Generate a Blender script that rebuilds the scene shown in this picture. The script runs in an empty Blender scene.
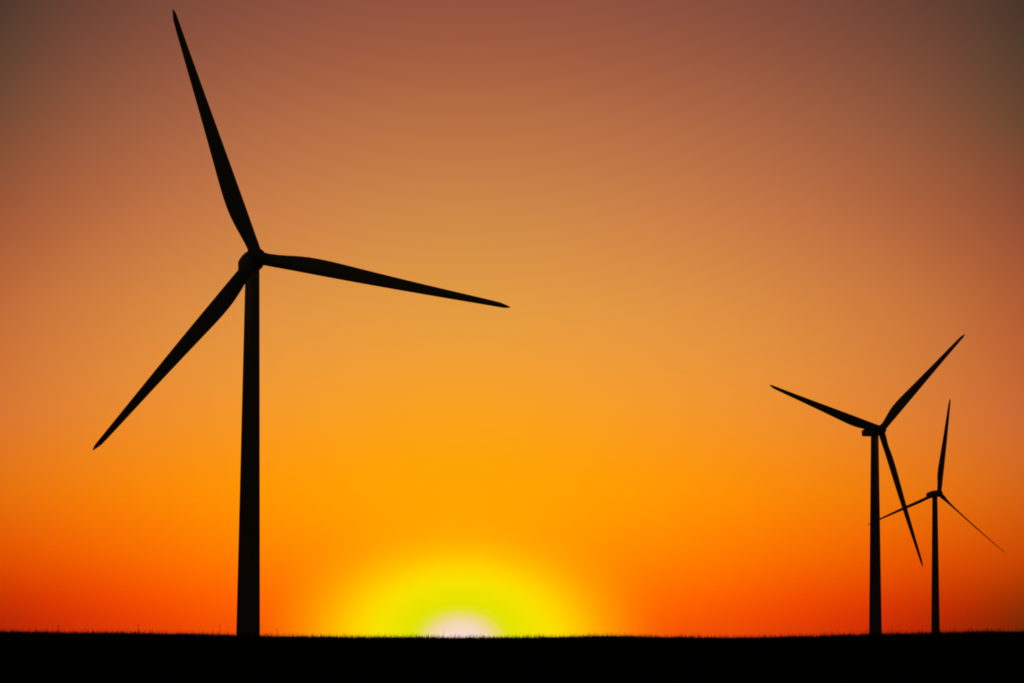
import bpy, bmesh, math, random
from mathutils import Matrix, Vector, noise

R_ = math.radians
random.seed(11)
scene = bpy.context.scene
COL = scene.collection

# ------------------------------------------------------------------ camera
FPX = 4000.0                                   # long lens: focal length in pixels of a 1024 px wide frame
PITCH = math.atan(FPX / 39700.0)
ROLL = 0.0055
SHIFT_Y = (298.5 - FPX * math.tan(PITCH)) / 1024.0
EYE = Vector((0, 0, 1.7))
cam_d = bpy.data.cameras.new('camera')
cam_d.sensor_width = 36.0
cam_d.lens = FPX * 36.0 / 1024.0
cam_d.shift_y = SHIFT_Y
cam_d.clip_start = 0.5
cam_d.clip_end = 100000
cam = bpy.data.objects.new('camera', cam_d)
COL.objects.link(cam)
CROT = Matrix.Rotation(math.pi / 2 + PITCH, 3, 'X') @ Matrix.Rotation(ROLL, 3, 'Z')
cam.matrix_world = Matrix.Translation(EYE) @ CROT.to_4x4()
scene.camera = cam


def at(px, py, Y):
    """World point at distance Y (along +Y) seen at a given place of the frame: used to survey the terrain."""
    c = Vector(((px - 512) / FPX, (341.5 + SHIFT_Y * 1024 - py) / FPX, -1.0))
    d = CROT @ c
    return EYE + d * (Y / d.y)


# ------------------------------------------------------------------ helpers
def lin(c):
    out = []
    for v in c:
        v = max(v, 0) / 255.0
        out.append(v / 12.92 if v <= 0.04045 else ((v + 0.055) / 1.055) ** 2.4)
    return out


def tag(o, label=None, cat=None, group=None, kind=None):
    if label: o['label'] = label
    if cat: o['category'] = cat
    if group: o['group'] = group
    if kind: o['kind'] = kind


def mesh_obj(name, bm, mat, parent=None, smooth=True):
    me = bpy.data.meshes.new(name)
    bm.normal_update()
    bm.to_mesh(me)
    bm.free()
    me.materials.append(mat)
    if smooth:
        for p in me.polygons:
            p.use_smooth = True
    o = bpy.data.objects.new(name, me)
    COL.objects.link(o)
    if parent:
        o.parent = parent
    return o


def empty(name, loc, rz=0):
    o = bpy.data.objects.new(name, None)
    o.empty_display_size = 1
    o.location = loc
    o.rotation_euler = (0, 0, rz)
    COL.objects.link(o)
    return o


def loft(bm, rings, cap0=True, cap1=True):
    vs = [[bm.verts.new(p) for p in r] for r in rings]
    n = len(vs[0])
    for a, b in zip(vs, vs[1:]):
        for i in range(n):
            j = (i + 1) % n
            bm.faces.new((a[i], a[j], b[j], b[i]))
    if cap0: bm.faces.new(list(reversed(vs[0])))
    if cap1: bm.faces.new(vs[-1])
    return vs


# ------------------------------------------------------------------ materials
def paint(name, base, rough, dirt):
    m = bpy.data.materials.new(name)
    m.use_nodes = True
    nt = m.node_tree
    b = nt.nodes['Principled BSDF']
    tc = nt.nodes.new('ShaderNodeTexCoord')
    mp = nt.nodes.new('ShaderNodeMapping')
    mp.inputs['Scale'].default_value = (1.2, 1.2, 0.25)
    nz = nt.nodes.new('ShaderNodeTexNoise')
    nz.inputs['Scale'].default_value = 1.5
    nz.inputs['Detail'].default_value = 6
    rp = nt.nodes.new('ShaderNodeValToRGB')
    rp.color_ramp.elements[0].position = 0.3
    rp.color_ramp.elements[0].color = (*[v * dirt for v in base], 1)
    rp.color_ramp.elements[1].position = 0.65
    rp.color_ramp.elements[1].color = (*base, 1)
    L = nt.links.new
    L(tc.outputs['Object'], mp.inputs['Vector'])
    L(mp.outputs['Vector'], nz.inputs['Vector'])
    L(nz.outputs['Fac'], rp.inputs['Fac'])
    L(rp.outputs['Color'], b.inputs['Base Color'])
    b.inputs['Roughness'].default_value = rough
    b.inputs['Specular IOR Level'].default_value = 0.3
    return m


M_TOWER = paint('turbine_paint', (0.60, 0.61, 0.60), 0.6, 0.85)
M_BLADE = paint('blade_gelcoat', (0.62, 0.63, 0.62), 0.55, 0.9)
M_NAC = paint('nacelle_paint', (0.58, 0.59, 0.58), 0.6, 0.85)
M_GRASS = paint('dry_grass', (0.075, 0.065, 0.03), 0.9, 0.6)
M_GRASS.node_tree.nodes['Principled BSDF'].inputs['Specular IOR Level'].default_value = 0.05
M_WEED = paint('weed_stem', (0.07, 0.05, 0.03), 0.9, 0.7)


def soil():
    m = bpy.data.materials.new('field_soil')
    m.use_nodes = True
    nt = m.node_tree
    b = nt.nodes['Principled BSDF']
    tc = nt.nodes.new('ShaderNodeTexCoord')
    n1 = nt.nodes.new('ShaderNodeTexNoise')
    n1.inputs['Scale'].default_value = 0.08
    n1.inputs['Detail'].default_value = 8
    rp = nt.nodes.new('ShaderNodeValToRGB')
    rp.color_ramp.elements[0].position = 0.35
    rp.color_ramp.elements[0].color = (0.035, 0.028, 0.018, 1)
    rp.color_ramp.elements[1].position = 0.7
    rp.color_ramp.elements[1].color = (0.055, 0.05, 0.024, 1)
    n2 = nt.nodes.new('ShaderNodeTexNoise')
    n2.inputs['Scale'].default_value = 2.0
    n2.inputs['Detail'].default_value = 5
    bp = nt.nodes.new('ShaderNodeBump')
    bp.inputs['Strength'].default_value = 0.5
    bp.inputs['Distance'].default_value = 0.1
    L = nt.links.new
    L(tc.outputs['Object'], n1.inputs['Vector'])
    L(tc.outputs['Object'], n2.inputs['Vector'])
    L(n1.outputs['Fac'], rp.inputs['Fac'])
    L(rp.outputs['Color'], b.inputs['Base Color'])
    L(n2.outputs['Fac'], bp.inputs['Height'])
    L(bp.outputs['Normal'], b.inputs['Normal'])
    b.inputs['Roughness'].default_value = 1.0
    b.inputs['Specular IOR Level'].default_value = 0.0
    return m


M_SOIL = soil()

# ------------------------------------------------------------------ terrain
RIDGE_Y = 300.0
RIDGE_PX = [(-400, 628), (-150, 630.5), (0, 632.3), (100, 633.8), (200, 635.2), (270, 637), (330, 637.5), (400, 637.9), (460, 638.6),
            (520, 638.3), (560, 637.6), (610, 636.4), (660, 638.0), (740, 638.5), (820, 636.6), (875, 635.2),
            (940, 633.6), (1024, 632.4), (1200, 631), (1450, 630)]
RIDGE = []
for px, py in RIDGE_PX:
    p = at(px, py + 1.8, RIDGE_Y)
    RIDGE.append((p.x, p.z))


def ridge_z(x):
    if x <= RIDGE[0][0]: return RIDGE[0][1]
    if x >= RIDGE[-1][0]: return RIDGE[-1][1]
    for (x0, z0), (x1, z1) in zip(RIDGE, RIDGE[1:]):
        if x <= x1:
            t = (x - x0) / (x1 - x0)
            return z0 + (z1 - z0) * t
    return RIDGE[-1][1]


def ss(t):
    t = min(max(t, 0), 1)
    return t * t * (3 - 2 * t)


def ground_z(x, y):
    """A low swell in the field at RIDGE_Y; beyond it the plain lies flat out to the horizon."""
    rz_ = ridge_z(x)
    if y <= RIDGE_Y:
        g = rz_ * ss((y + 20) / (RIDGE_Y + 20))
    else:
        g = rz_ * (1 - ss((y - RIDGE_Y) / 220.0))
    g += 0.05 * noise.noise(Vector((x * 0.16, y * 0.02, 9.0)))
    g += 0.03 * noise.noise(Vector((x * 0.35, y * 0.12, 3.1)))
    return g


def axis(vals):
    return sorted(set(vals))


xs = axis([-45 + i * 0.75 for i in range(121)] + [s * v for s in (-1, 1) for v in
          (50, 60, 75, 100, 150, 220, 350, 600, 1000, 2000, 5000, 12000, 30000)])
ys = axis([-3000, -800, -200, -60, -20, 0, 20, 40] + [40 + i * 10 for i in range(1, 22)] + [250 + i * 2.5 for i in range(1, 33)]
          + [340 + i * 15 for i in range(16)] + [600, 800, 1200, 2000, 4000, 9000, 20000, 45000])
bm = bmesh.new()
gv = [[bm.verts.new((x, y, ground_z(x, y))) for x in xs] for y in ys]
for a, b in zip(gv, gv[1:]):
    for i in range(len(xs) - 1):
        bm.faces.new((a[i], a[i + 1], b[i + 1], b[i]))
ground = mesh_obj('ground', bm, M_SOIL)
tag(ground, 'dark flat field running out to the horizon', 'ground', kind='structure')

# ------------------------------------------------------------------ grass (one mass of uncountable blades)
verts, faces = [], []


def blade_of_grass(x, y, h, w, lean, ang):
    z0 = ground_z(x, y) - 0.02
    fx, fy = random.uniform(-0.5, 0.5), random.uniform(-0.5, 0.5)
    wx, wy = math.cos(fx) * w / 2, math.sin(fy) * w / 2
    lx, ly = math.cos(ang) * lean, math.sin(ang) * lean
    i = len(verts)
    verts.extend([(x - wx, y - wy, z0), (x + wx, y + wy, z0),
                  (x - wx * .7 + lx * .3, y - wy * .7 + ly * .3, z0 + h * .55),
                  (x + wx * .7 + lx * .3, y + wy * .7 + ly * .3, z0 + h * .55),
                  (x + lx, y + ly, z0 + h)])
    faces.extend([(i, i + 1, i + 3, i + 2), (i + 2, i + 3, i + 4)])


def grass_height(x, y):
    n = noise.noise(Vector((x * 0.22, y * 0.10, 0.0))) * 0.5 + 0.5
    n2 = noise.noise(Vector((x * 1.3, y * 0.4, 7.0))) * 0.5 + 0.5
    return 0.12 + 0.26 * n * n + 0.26 * n2 * n2


for k in range(42000):                                   # along the crest of the swell
    y = RIDGE_Y + random.gauss(0, 9)
    x = random.uniform(-46, 46)
    h = grass_height(x, y) * random.uniform(0.5, 1.15)
    if random.random() < 0.05: h *= random.uniform(1.4, 2.3)
    blade_of_grass(x, y, h, random.uniform(0.012, 0.03), h * random.uniform(0, .45), random.uniform(0, 2 * math.pi))
for k in range(16000):                                    # scattered thin seed-bearing grasses, taller than the rest, in loose clumps
    x = random.uniform(-46, 46)
    y = RIDGE_Y + random.gauss(0, 7)
    if noise.noise(Vector((x * 0.35, y * .1, 20.0))) + .5 * noise.noise(Vector((x * 1.4, y * .3, 4.0))) < random.uniform(-.45, .45): continue
    blade_of_grass(x, y, random.triangular(.2, .66, .27), random.uniform(.009, .02), random.uniform(0, .12), random.uniform(0, 2 * math.pi))
for k in range(30000):                                   # on the slope nearer the viewer
    y = random.uniform(130, 300)
    x = random.uniform(-0.16, 0.16) * y
    h = grass_height(x, y) * random.uniform(0.4, 0.8)
    blade_of_grass(x, y, h, random.uniform(0.01, 0.02), h * random.uniform(0, .5), random.uniform(0, 2 * math.pi))
me = bpy.data.meshes.new('grass')
me.from_pydata(verts, [], faces)
me.materials.append(M_GRASS)
grass = bpy.data.objects.new('grass', me)
COL.objects.link(grass)
tag(grass, 'dark ragged grass covering the crest of the field', 'grass', kind='stuff')


# ------------------------------------------------------------------ tall weeds that stand out of the grass
def weed(px, top_py, label, heads, lean):
    p = at(px, 640, RIDGE_Y - 2)
    zt = at(px, top_py, RIDGE_Y - 2).z
    z0 = ground_z(p.x, p.y)
    h = zt - z0
    root = empty('weed_stalk', (p.x, p.y, z0 - 0.02))
    tag(root, label, 'weed', 'tall weeds standing out of the grass')
    bm = bmesh.new()
    rings = []
    for i in range(7):
        t = i / 6
        r = 0.016 * (1 - 0.6 * t)
        c = Vector((lean * h * t * t, 0, h * 0.86 * t))
        rings.append([c + Vector((math.cos(a) * r, math.sin(a) * r, 0)) for a in [k * math.pi / 3 for k in range(6)]])
    loft(bm, rings)
    for s, t in ((1, .35), (-1, .5), (1, .62)):          # a few narrow leaves on the stem
        c = Vector((lean * h * t * t, 0, h * 0.86 * t))
        q = [c, c + Vector((s * .05, .01, .07)), c + Vector((s * .11, .0, .10)), c + Vector((s * .05, -.01, .045))]
        bm.faces.new([bm.verts.new(v) for v in q])
    mesh_obj('stem', bm, M_WEED, root)
    for hx, ht, hr, hl in heads:
        bm = bmesh.new()
        rings = []
        for i in range(7):
            t = i / 6
            r = hr * math.sin(math.pi * (0.12 + 0.8 * t)) * random.uniform(.85, 1.15)
            c = Vector((lean * h * ht * ht + hx + lean * .1 * t, 0, h * ht + hl * t))
            rings.append([c + Vector((math.cos(a) * r, math.sin(a) * r, 0)) for a in [k * math.pi / 4 for k in range(8)]])
        loft(bm, rings)
        mesh_obj('seed_head', bm, M_WEED, root)
    return root


weed(219.2, 625.2, 'tall thin weed stalk nearest the largest turbine tower, on its side away from the sun', [(0, .84, .035, .16)], .03)
weed(277.3, 628.6, 'short pale seed stalk on the sunward side of the largest turbine tower', [(0, .84, .03, .12)], -.05)
weed(137.6, 624.2, 'tallest weed stalk with two seed heads, in grass under the downward blade tip', [(0, .84, .03, .16), (.05, .55, .025, .1)], .04)
weed(57.8, 625.8, 'lone straight weed stalk farthest away from the setting sun', [(0, .84, .035, .15)], 0.0)


# ------------------------------------------------------------------ wind turbine meshes
ROT_R = 45.0
TILT = R_(4.75)
OVER = 3.47
CONE = R_(2.05)
PREBEND = 1.65
NSEC = 28


def lerp_table(tab, x):
    if x <= tab[0][0]: return tab[0][1]
    for (a, va), (b, vb) in zip(tab, tab[1:]):
        if x <= b:
            t = (x - a) / (b - a)
            return va + (vb - va) * t
    return tab[-1][1]


CHORD = [(1.0, 2.15), (2.4, 2.17), (4, 2.42), (6, 2.8), (8, 3.06), (10, 3.17), (13, 3.08), (16, 2.85), (22, 2.38), (30, 1.8),
         (38, 1.28), (42, 1.02), (43.6, .88), (44.3, .7), (44.9, .44), (45.25, .2), (45.4, .08)]
TWIST = [(1, 15), (6, 14), (10, 11.5), (15, 8), (22, 4.5), (30, 2), (38, .5), (45, 0)]
THICK = [(1, 1.0), (2.4, .97), (4, .75), (6, .5), (8, .38), (11, .30), (18, .24), (30, .19), (45, .16)]


def smooth_tab(tab, x, w):
    return sum(lerp_table(tab, x + d * w) for d in (-1, -.5, 0, .5, 1)) / 5.0


def blade_mesh():
    bm = bmesh.new()
    rs = [1.0, 1.7, 2.4, 3.2, 4, 5, 6, 7, 8, 9, 10, 11.5, 13, 15, 18, 22, 26, 30, 34, 38, 41, 42.5, 43.6, 44.0, 44.3, 44.6, 44.8, 45.0, 45.25, 45.4]
    rings = []
    for r in rs:
        w = 1.2 if 2 < r < 40 else 0.0
        c = smooth_tab(CHORD, r, w)
        tw = R_(smooth_tab(TWIST, r, w))
        tk = smooth_tab(THICK, r, w)
        s = r / ROT_R
        le = 1.08 * (1 - s) + 0.3 * s + 0.8 * s * (1 - s) ** 2
        if r > 44.0: le -= 0.18 * ((r - 44.0) / 1.15) ** 2
        if r < 3.0: le = c / 2
        elif r < 8: le = le + (c / 2 - le) * max(0, (3.6 - r) / 3.6)
        k = ss((r - 2.2) / 5.0)                              # circle -> aerofoil
        fwd = PREBEND * s * s
        ring = []
        for i in range(NSEC):
            th = 2 * math.pi * i / NSEC
            u = 0.5 - 0.5 * math.cos(th)                     # 0 at LE .. 1 at TE
            circ = 0.5 * math.sin(th) * tk
            af = 5 * tk * (0.2969 * math.sqrt(u) - .1260 * u - .3516 * u * u + .2843 * u ** 3 - .1036 * u ** 4)
            af = af if math.sin(th) >= 0 else -af * .7
            yy = (circ * (1 - k) + af * k) * c
            xx = le - u * c
            # twist about the span axis: leading edge turns into the wind (-Y)
            x2 = xx * math.cos(-tw) - yy * math.sin(-tw)
            y2 = xx * math.sin(-tw) + yy * math.cos(-tw)
            ring.append(Vector((x2, y2 - fwd, r)))
        rings.append(ring)
    loft(bm, rings)
    bmesh.ops.recalc_face_normals(bm, faces=bm.faces)
    return bm


def revolve(bm, prof, axis_dir='Y', n=40, cap0=True, cap1=True):
    rings = []
    for r, h in prof:
        ring = []
        for i in range(n):
            a = 2 * math.pi * i / n
            if axis_dir == 'Z': ring.append(Vector((math.cos(a) * r, math.sin(a) * r, h)))
            else: ring.append(Vector((math.cos(a) * r, h, math.sin(a) * r)))
        rings.append(ring)
    loft(bm, rings, cap0, cap1)


def hub_mesh():
    bm = bmesh.new()
    revolve(bm, [(1.15, 1.25), (1.35, 1.1), (1.5, .6), (1.55, 0), (1.5, -.6), (1.36, -1.0)])
    for k in range(3):                                       # sockets that take the blade roots
        rot = Matrix.Rotation(k * 2 * math.pi / 3, 3, 'Y')
        rings = []
        for r, z in ((1.12, .6), (1.12, 1.62), (1.06, 1.72)):
            rings.append([rot @ Vector((math.cos(a) * r, math.sin(a) * r, z)) for a in [i * math.pi / 14 for i in range(28)]])
        loft(bm, rings)
    bmesh.ops.recalc_face_normals(bm, faces=bm.faces)
    return bm


def spinner_mesh():
    bm = bmesh.new()
    revolve(bm, [(1.34, -1.003), (1.24, -1.3), (1.04, -1.65), (.74, -1.98), (.4, -2.2), (.1, -2.29)])
    bmesh.ops.recalc_face_normals(bm, faces=bm.faces)
    return bm


def nacelle_mesh():
    """Rounded box, narrower and lower at the tail; -Y is the rotor end."""
    bm = bmesh.new()
    st = [(-2.1, 1.0, -1.05, 1.1), (-1.95, 1.3, -1.3, 1.35), (-1.2, 1.6, -1.42, 1.55), (0.5, 1.7, -1.4, 1.55), (2.5, 1.66, -1.3, 1.42),
          (4.5, 1.55, -1.15, 1.2), (5.15, 1.48, -1.08, 1.1), (5.3, 1.3, -.95, .96)]
    rings = []
    for y, hw, z0, z1 in st:
        cz, hh = (z0 + z1) / 2, (z1 - z0) / 2
        ct, cbm = min(.55, hw * .42), .22                    # chamfers along the roof and the belly edges
        half = [(hw - cbm, z0), (hw - .06, z0 + cbm * .7), (hw, z0 + cbm * 1.3), (hw, z1 - ct * 1.0), (hw - .1, z1 - ct * .8), (hw - ct * .9, z1 - .06), (hw - ct * 1.15, z1)]
        ring = [Vector((x, y, z)) for x, z in half] + [Vector((-x, y, z)) for x, z in reversed(half)]
        rings.append(ring)
    loft(bm, rings)
    bmesh.ops.recalc_face_normals(bm, faces=bm.faces)
    return bm


def tower_mesh(h):
    bm = bmesh.new()
    prof = []
    n = 24
    for i in range(n + 1):
        t = i / n
        prof.append((2.07 + (1.22 - 2.07) * t, h * t))
    revolve(bm, prof, 'Z', 48)
    for t in (.34, .68):                                     # flange seams between the rolled sections
        r = 2.07 - .85 * t
        revolve(bm, [(r - .05, h * t - .06), (r + .012, h * t - .05), (r + .012, h * t + .05), (r - .05, h * t + .06)], 'Z', 48)
    bmesh.ops.recalc_face_normals(bm, faces=bm.faces)
    return bm


def turbine(label, x, y, hub_z, yaw, phase, pitch, proto=None):
    root = empty('wind_turbine', (x, y, 0), yaw)
    tag(root, label, 'wind turbine', 'wind turbines on the plain')
    mesh_obj('tower', tower_mesh(hub_z - 1.0), M_TOWER, root)
    tiltm = Matrix.Translation((0, 0, hub_z)) @ Matrix.Rotation(-TILT, 4, 'X')
    hubm = tiltm @ Matrix.Translation((0, -OVER, 0))
    parts = {}

    def part(name, maker, mat, m):
        if proto:
            o = proto[name].copy()
            COL.objects.link(o)
            o.parent = root
        else:
            o = mesh_obj(name, maker(), mat, root)
        o.matrix_local = m
        parts[name] = o
        return o
    part('nacelle', nacelle_mesh, M_NAC, tiltm)
    spin = Matrix.Rotation(math.pi / 2 - phase, 4, 'Y')
    part('hub', hub_mesh, M_NAC, hubm @ spin)
    part('spinner', spinner_mesh, M_NAC, hubm @ spin)
    for k in range(3):
        m = hubm @ Matrix.Rotation(math.pi / 2 - phase - k * 2 * math.pi / 3, 4, 'Y') @ Matrix.Rotation(CONE, 4, 'X') @ Matrix.Rotation(-pitch, 4, 'Z')
        if k == 0:
            part('blade', blade_mesh, M_BLADE, m)
        else:
            o = parts['blade'].copy()
            COL.objects.link(o)
            o.parent = root
            o.matrix_local = m
    return parts


proto = turbine('largest and nearest dark wind turbine, standing alone with blades spread against the orange sky',
                -45.12, 692.985, 67.1, R_(15.91), R_(-10.35), R_(3))
turbine('mid-sized dark wind turbine whose lowest blade crosses a blade of the smallest turbine',
        115.973, 1275.02, 68.61, R_(29.27), R_(44.0), R_(6), proto)
turbine('smallest and farthest dark wind turbine with very thin blades, behind the mid-sized one',
        200.053, 1888.79, 71.302, R_(27.8), R_(79.1), R_(48), proto)

# ------------------------------------------------------------------ sky and sun
SUN_AZ = math.atan((463 - 512) / FPX)          # azimuth of the sun from +Y towards +X
SUN_EL = R_(0.25)
world = bpy.data.worlds.new('World')
scene.world = world
world.use_nodes = True
nt = world.node_tree
for n in list(nt.nodes): nt.nodes.remove(n)
N = nt.nodes.new
L = nt.links.new


def val(x):
    return x


def math_(op, a, b=None, c=None, clamp=False):
    n = N('ShaderNodeMath')
    n.operation = op
    n.use_clamp = clamp
    for i, v in enumerate((a, b, c)):
        if v is None: continue
        if isinstance(v, (int, float)): n.inputs[i].default_value = v
        else: L(v, n.inputs[i])
    return n.outputs[0]


def vmath(op, a, b=None, scale=None):
    n = N('ShaderNodeVectorMath')
    n.operation = op
    for i, v in enumerate((a, b)):
        if v is None: continue
        if isinstance(v, (tuple, list)): n.inputs[i].default_value = v
        else: L(v, n.inputs[i])
    if scale is not None:
        if isinstance(scale, (int, float)): n.inputs['Scale'].default_value = scale
        else: L(scale, n.inputs['Scale'])
    return n.outputs[0]


def smooth_cols(tab, lo, hi, n=32):
    """Colours (linear) at n even steps, monotone-smooth between the given stops."""
    pts = [(p, lin(c)) for p, c in tab]

    def ev(x):
        if x <= pts[0][0]: return pts[0][1]
        for (a, ca), (b, cb) in zip(pts, pts[1:]):
            if x <= b:
                t = (x - a) / (b - a)
                return [u + (v - u) * t for u, v in zip(ca, cb)]
        return pts[-1][1]
    out = []
    w = (hi - lo) / 22.0
    for i in range(n):
        x = lo + (hi - lo) * i / (n - 1)
        acc = [0, 0, 0]
        tot = 0
        ww = min(w, x - lo + 1e-3)
        for k in range(-4, 5):
            g = math.exp(-(k / 2.5) ** 2)
            c = ev(x + k / 4 * ww)
            acc = [p + g * q for p, q in zip(acc, c)]
            tot += g
        out.append([a / tot for a in acc])
    return out


def ramp_node(cols, fac):
    n = N('ShaderNodeValToRGB')
    cr = n.color_ramp
    cr.interpolation = 'LINEAR'
    while len(cr.elements) < len(cols): cr.elements.new(1.0)
    for i, c in enumerate(cols):
        cr.elements[i].position = i / (len(cols) - 1)
        cr.elements[i].color = (*c, 1)
    L(fac, n.inputs['Fac'])
    return n.outputs['Color'], n.outputs['Alpha']


tc = N('ShaderNodeTexCoord')
sep = N('ShaderNodeSeparateXYZ')
L(tc.outputs['Generated'], sep.inputs[0])
dx, dy, dz = sep.outputs
az = math_('SUBTRACT', math_('ARCTAN2', dx, dy), SUN_AZ)
az_s = math_('MULTIPLY', az, 180 / math.pi)
el_deg = math_('MULTIPLY', math_('ARCSINE', dz), 180 / math.pi)
az_deg = math_('ABSOLUTE', az_s)
# azimuth distance is stretched a little left of the sun, more with elevation
az_w = math_('MAXIMUM', az_s, math_('MULTIPLY', math_('MULTIPLY', az_s, -1.0), math_('ADD', math_('MULTIPLY', math_('MAXIMUM', el_deg, 0.0), 0.018), 1.01)))
el_pos = math_('MAXIMUM', el_deg, 0.0)

# colour of the low sky by elevation, at three azimuth distances from the sun (0, ~3.6 and 8 degrees)
PXDEG = 69.8


def col_tab(t):
    """(picture height, colour) pairs as elevation in degrees"""
    return sorted([((640 - y) / PXDEG, c) for y, c in t], key=lambda q: q[0])


TOP = 9.17
T0 = col_tab([(0, (147, 83, 64)), (60, (166, 95, 64)), (120, (184, 112, 68)), (215, (207, 137, 72)), (310, (228, 156, 66)), (370, (242, 160, 50)),
              (415, (250, 162, 28)), (460, (253, 164, 5)), (520, (255, 166, 0)), (580, (255, 146, 0)), (640, (255, 112, 0))])
T1 = col_tab([(0, (132, 77, 61)), (60, (152, 88, 63)), (120, (172, 102, 68)), (215, (200, 122, 70)), (310, (222, 143, 66)), (370, (234, 148, 58)),
              (415, (242, 148, 44)), (460, (250, 146, 18)), (500, (255, 143, 0)), (560, (255, 118, 0)), (600, (253, 88, 0)), (640, (232, 68, 6))])
T2 = col_tab([(0, (71, 53, 41)), (60, (88, 63, 47)), (120, (106, 70, 48)), (215, (146, 79, 52)), (310, (181, 94, 53)), (370, (195, 101, 52)),
              (415, (204, 106, 52)), (460, (211, 106, 34)), (500, (214, 98, 16)), (560, (203, 68, 0)), (600, (148, 45, 2)), (640, (98, 37, 6))])
c0 = smooth_cols(T0, 0, TOP)
c1 = smooth_cols(T1, 0, TOP)
c2 = smooth_cols(T2, 0, TOP)
WMID = 0.40
cb = []
for a, b, c in zip(c0, c1, c2):
    w = WMID
    cb.append([max((bb - (1 - w) ** 2 * aa - w * w * cc) / (2 * w * (1 - w)), 0.0) for aa, bb, cc in zip(a, b, c)])
el_f = math_('DIVIDE', el_pos, TOP, clamp=True)
A0, _ = ramp_node(c0, el_f)
A1, _ = ramp_node(cb, el_f)
A2, _ = ramp_node(c2, el_f)
S = 1.5
w = math_('DIVIDE', math_('SUBTRACT', math_('SQRT', math_('ADD', math_('MULTIPLY', az_w, az_w), S * S)), S), math.sqrt(64 + S * S) - S, clamp=True)
iw = math_('SUBTRACT', 1.0, w)
base = vmath('ADD', vmath('ADD', vmath('SCALE', A0, scale=math_('MULTIPLY', iw, iw)),
                          vmath('SCALE', A1, scale=math_('MULTIPLY', math_('MULTIPLY', iw, w), 2.0))),
             vmath('SCALE', A2, scale=math_('MULTIPLY', w, w)))

# aureole and disc of the setting sun, flattened by refraction
elq = math_('DIVIDE', math_('SUBTRACT', el_deg, 0.0), 0.69)
d = math_('SQRT', math_('ADD', math_('MULTIPLY', az_deg, az_deg), math_('MULTIPLY', elq, elq)))
DM = 270 / PXDEG
d_f = math_('DIVIDE', d, DM, clamp=True)
GT = [(0, (250, 220, 208)), (14, (247, 218, 200)), (25, (242, 216, 172)), (33, (236, 216, 128)), (40, (230, 223, 58)), (46, (227, 226, 14)), (54, (229, 227, 0)), (68, (239, 227, 0)),
      (84, (247, 227, 0)), (102, (255, 214, 0)), (125, (255, 195, 0)), (150, (255, 178, 0)), (200, (255, 162, 0)), (270, (255, 150, 0))]
gc = []
for i in range(32):
    x = 270 * i / 31
    gc.append(lerp_table([(p, Vector(lin(c))) for p, c in GT], x))
G, _ = ramp_node([list(v) for v in gc], d_f)
mr = N('ShaderNodeMapRange')
mr.interpolation_type = 'SMOOTHERSTEP'
mr.inputs['From Min'].default_value = 80 / PXDEG
mr.inputs['From Max'].default_value = 225 / PXDEG
mr.inputs['To Min'].default_value = 1
mr.inputs['To Max'].default_value = 0
L(d, mr.inputs['Value'])
mix = N('ShaderNodeMix')
mix.data_type = 'RGBA'
L(mr.outputs[0], mix.inputs['Factor'])
L(base, mix.inputs[6])
L(G, mix.inputs[7])
glow = mix.outputs[2]


# the afterglow dies away towards the zenith and the far side of the sky
def fall(v, lo, scale):
    return math_('EXPONENT', math_('MULTIPLY', math_('MAXIMUM', math_('SUBTRACT', v, lo), 0.0), -1.0 / scale))


f_all = math_('MULTIPLY', fall(az_deg, 8.0, 9.0), fall(el_pos, 9.2, 9.0))
glow = vmath('SCALE', glow, scale=f_all)

sky = N('ShaderNodeTexSky')
sky.sky_type = 'NISHITA'
sky.sun_disc = False
sky.sun_elevation = SUN_EL
sky.sun_rotation = SUN_AZ
sky.altitude = 100
sky.air_density = 1.0
sky.dust_density = 4.0
sky.ozone_density = 1.0
dusk = vmath('SCALE', vmath('MULTIPLY', sky.outputs[0], (0.026, 0.016, 0.007)), scale=math_('SUBTRACT', 1.0, f_all))
tot = vmath('ADD', glow, dusk)
bg = N('ShaderNodeBackground')
bg.inputs['Strength'].default_value = 1.0
L(tot, bg.inputs['Color'])
out = N('ShaderNodeOutputWorld')
L(bg.outputs[0], out.inputs['Surface'])

sd = bpy.data.lights.new('sun', 'SUN')
sd.energy = 0.25
sd.angle = R_(0.5)
sd.color = (1.0, 0.55, 0.2)
sun = bpy.data.objects.new('sun', sd)
COL.objects.link(sun)
to_sun = Vector((math.sin(SUN_AZ) * math.cos(SUN_EL), math.cos(SUN_AZ) * math.cos(SUN_EL), math.sin(SUN_EL)))
sun.rotation_euler = to_sun.to_track_quat('Z', 'Y').to_euler()

# ------------------------------------------------------------------ output
vs = scene.view_settings
vs.view_transform = 'Standard'
vs.look = 'None'
vs.exposure = 0
vs.gamma = 1
vs.use_curve_mapping = False
scene.render.engine = 'CYCLES'
scene.cycles.pixel_filter_type = 'BLACKMAN_HARRIS'
scene.cycles.filter_width = 1.8
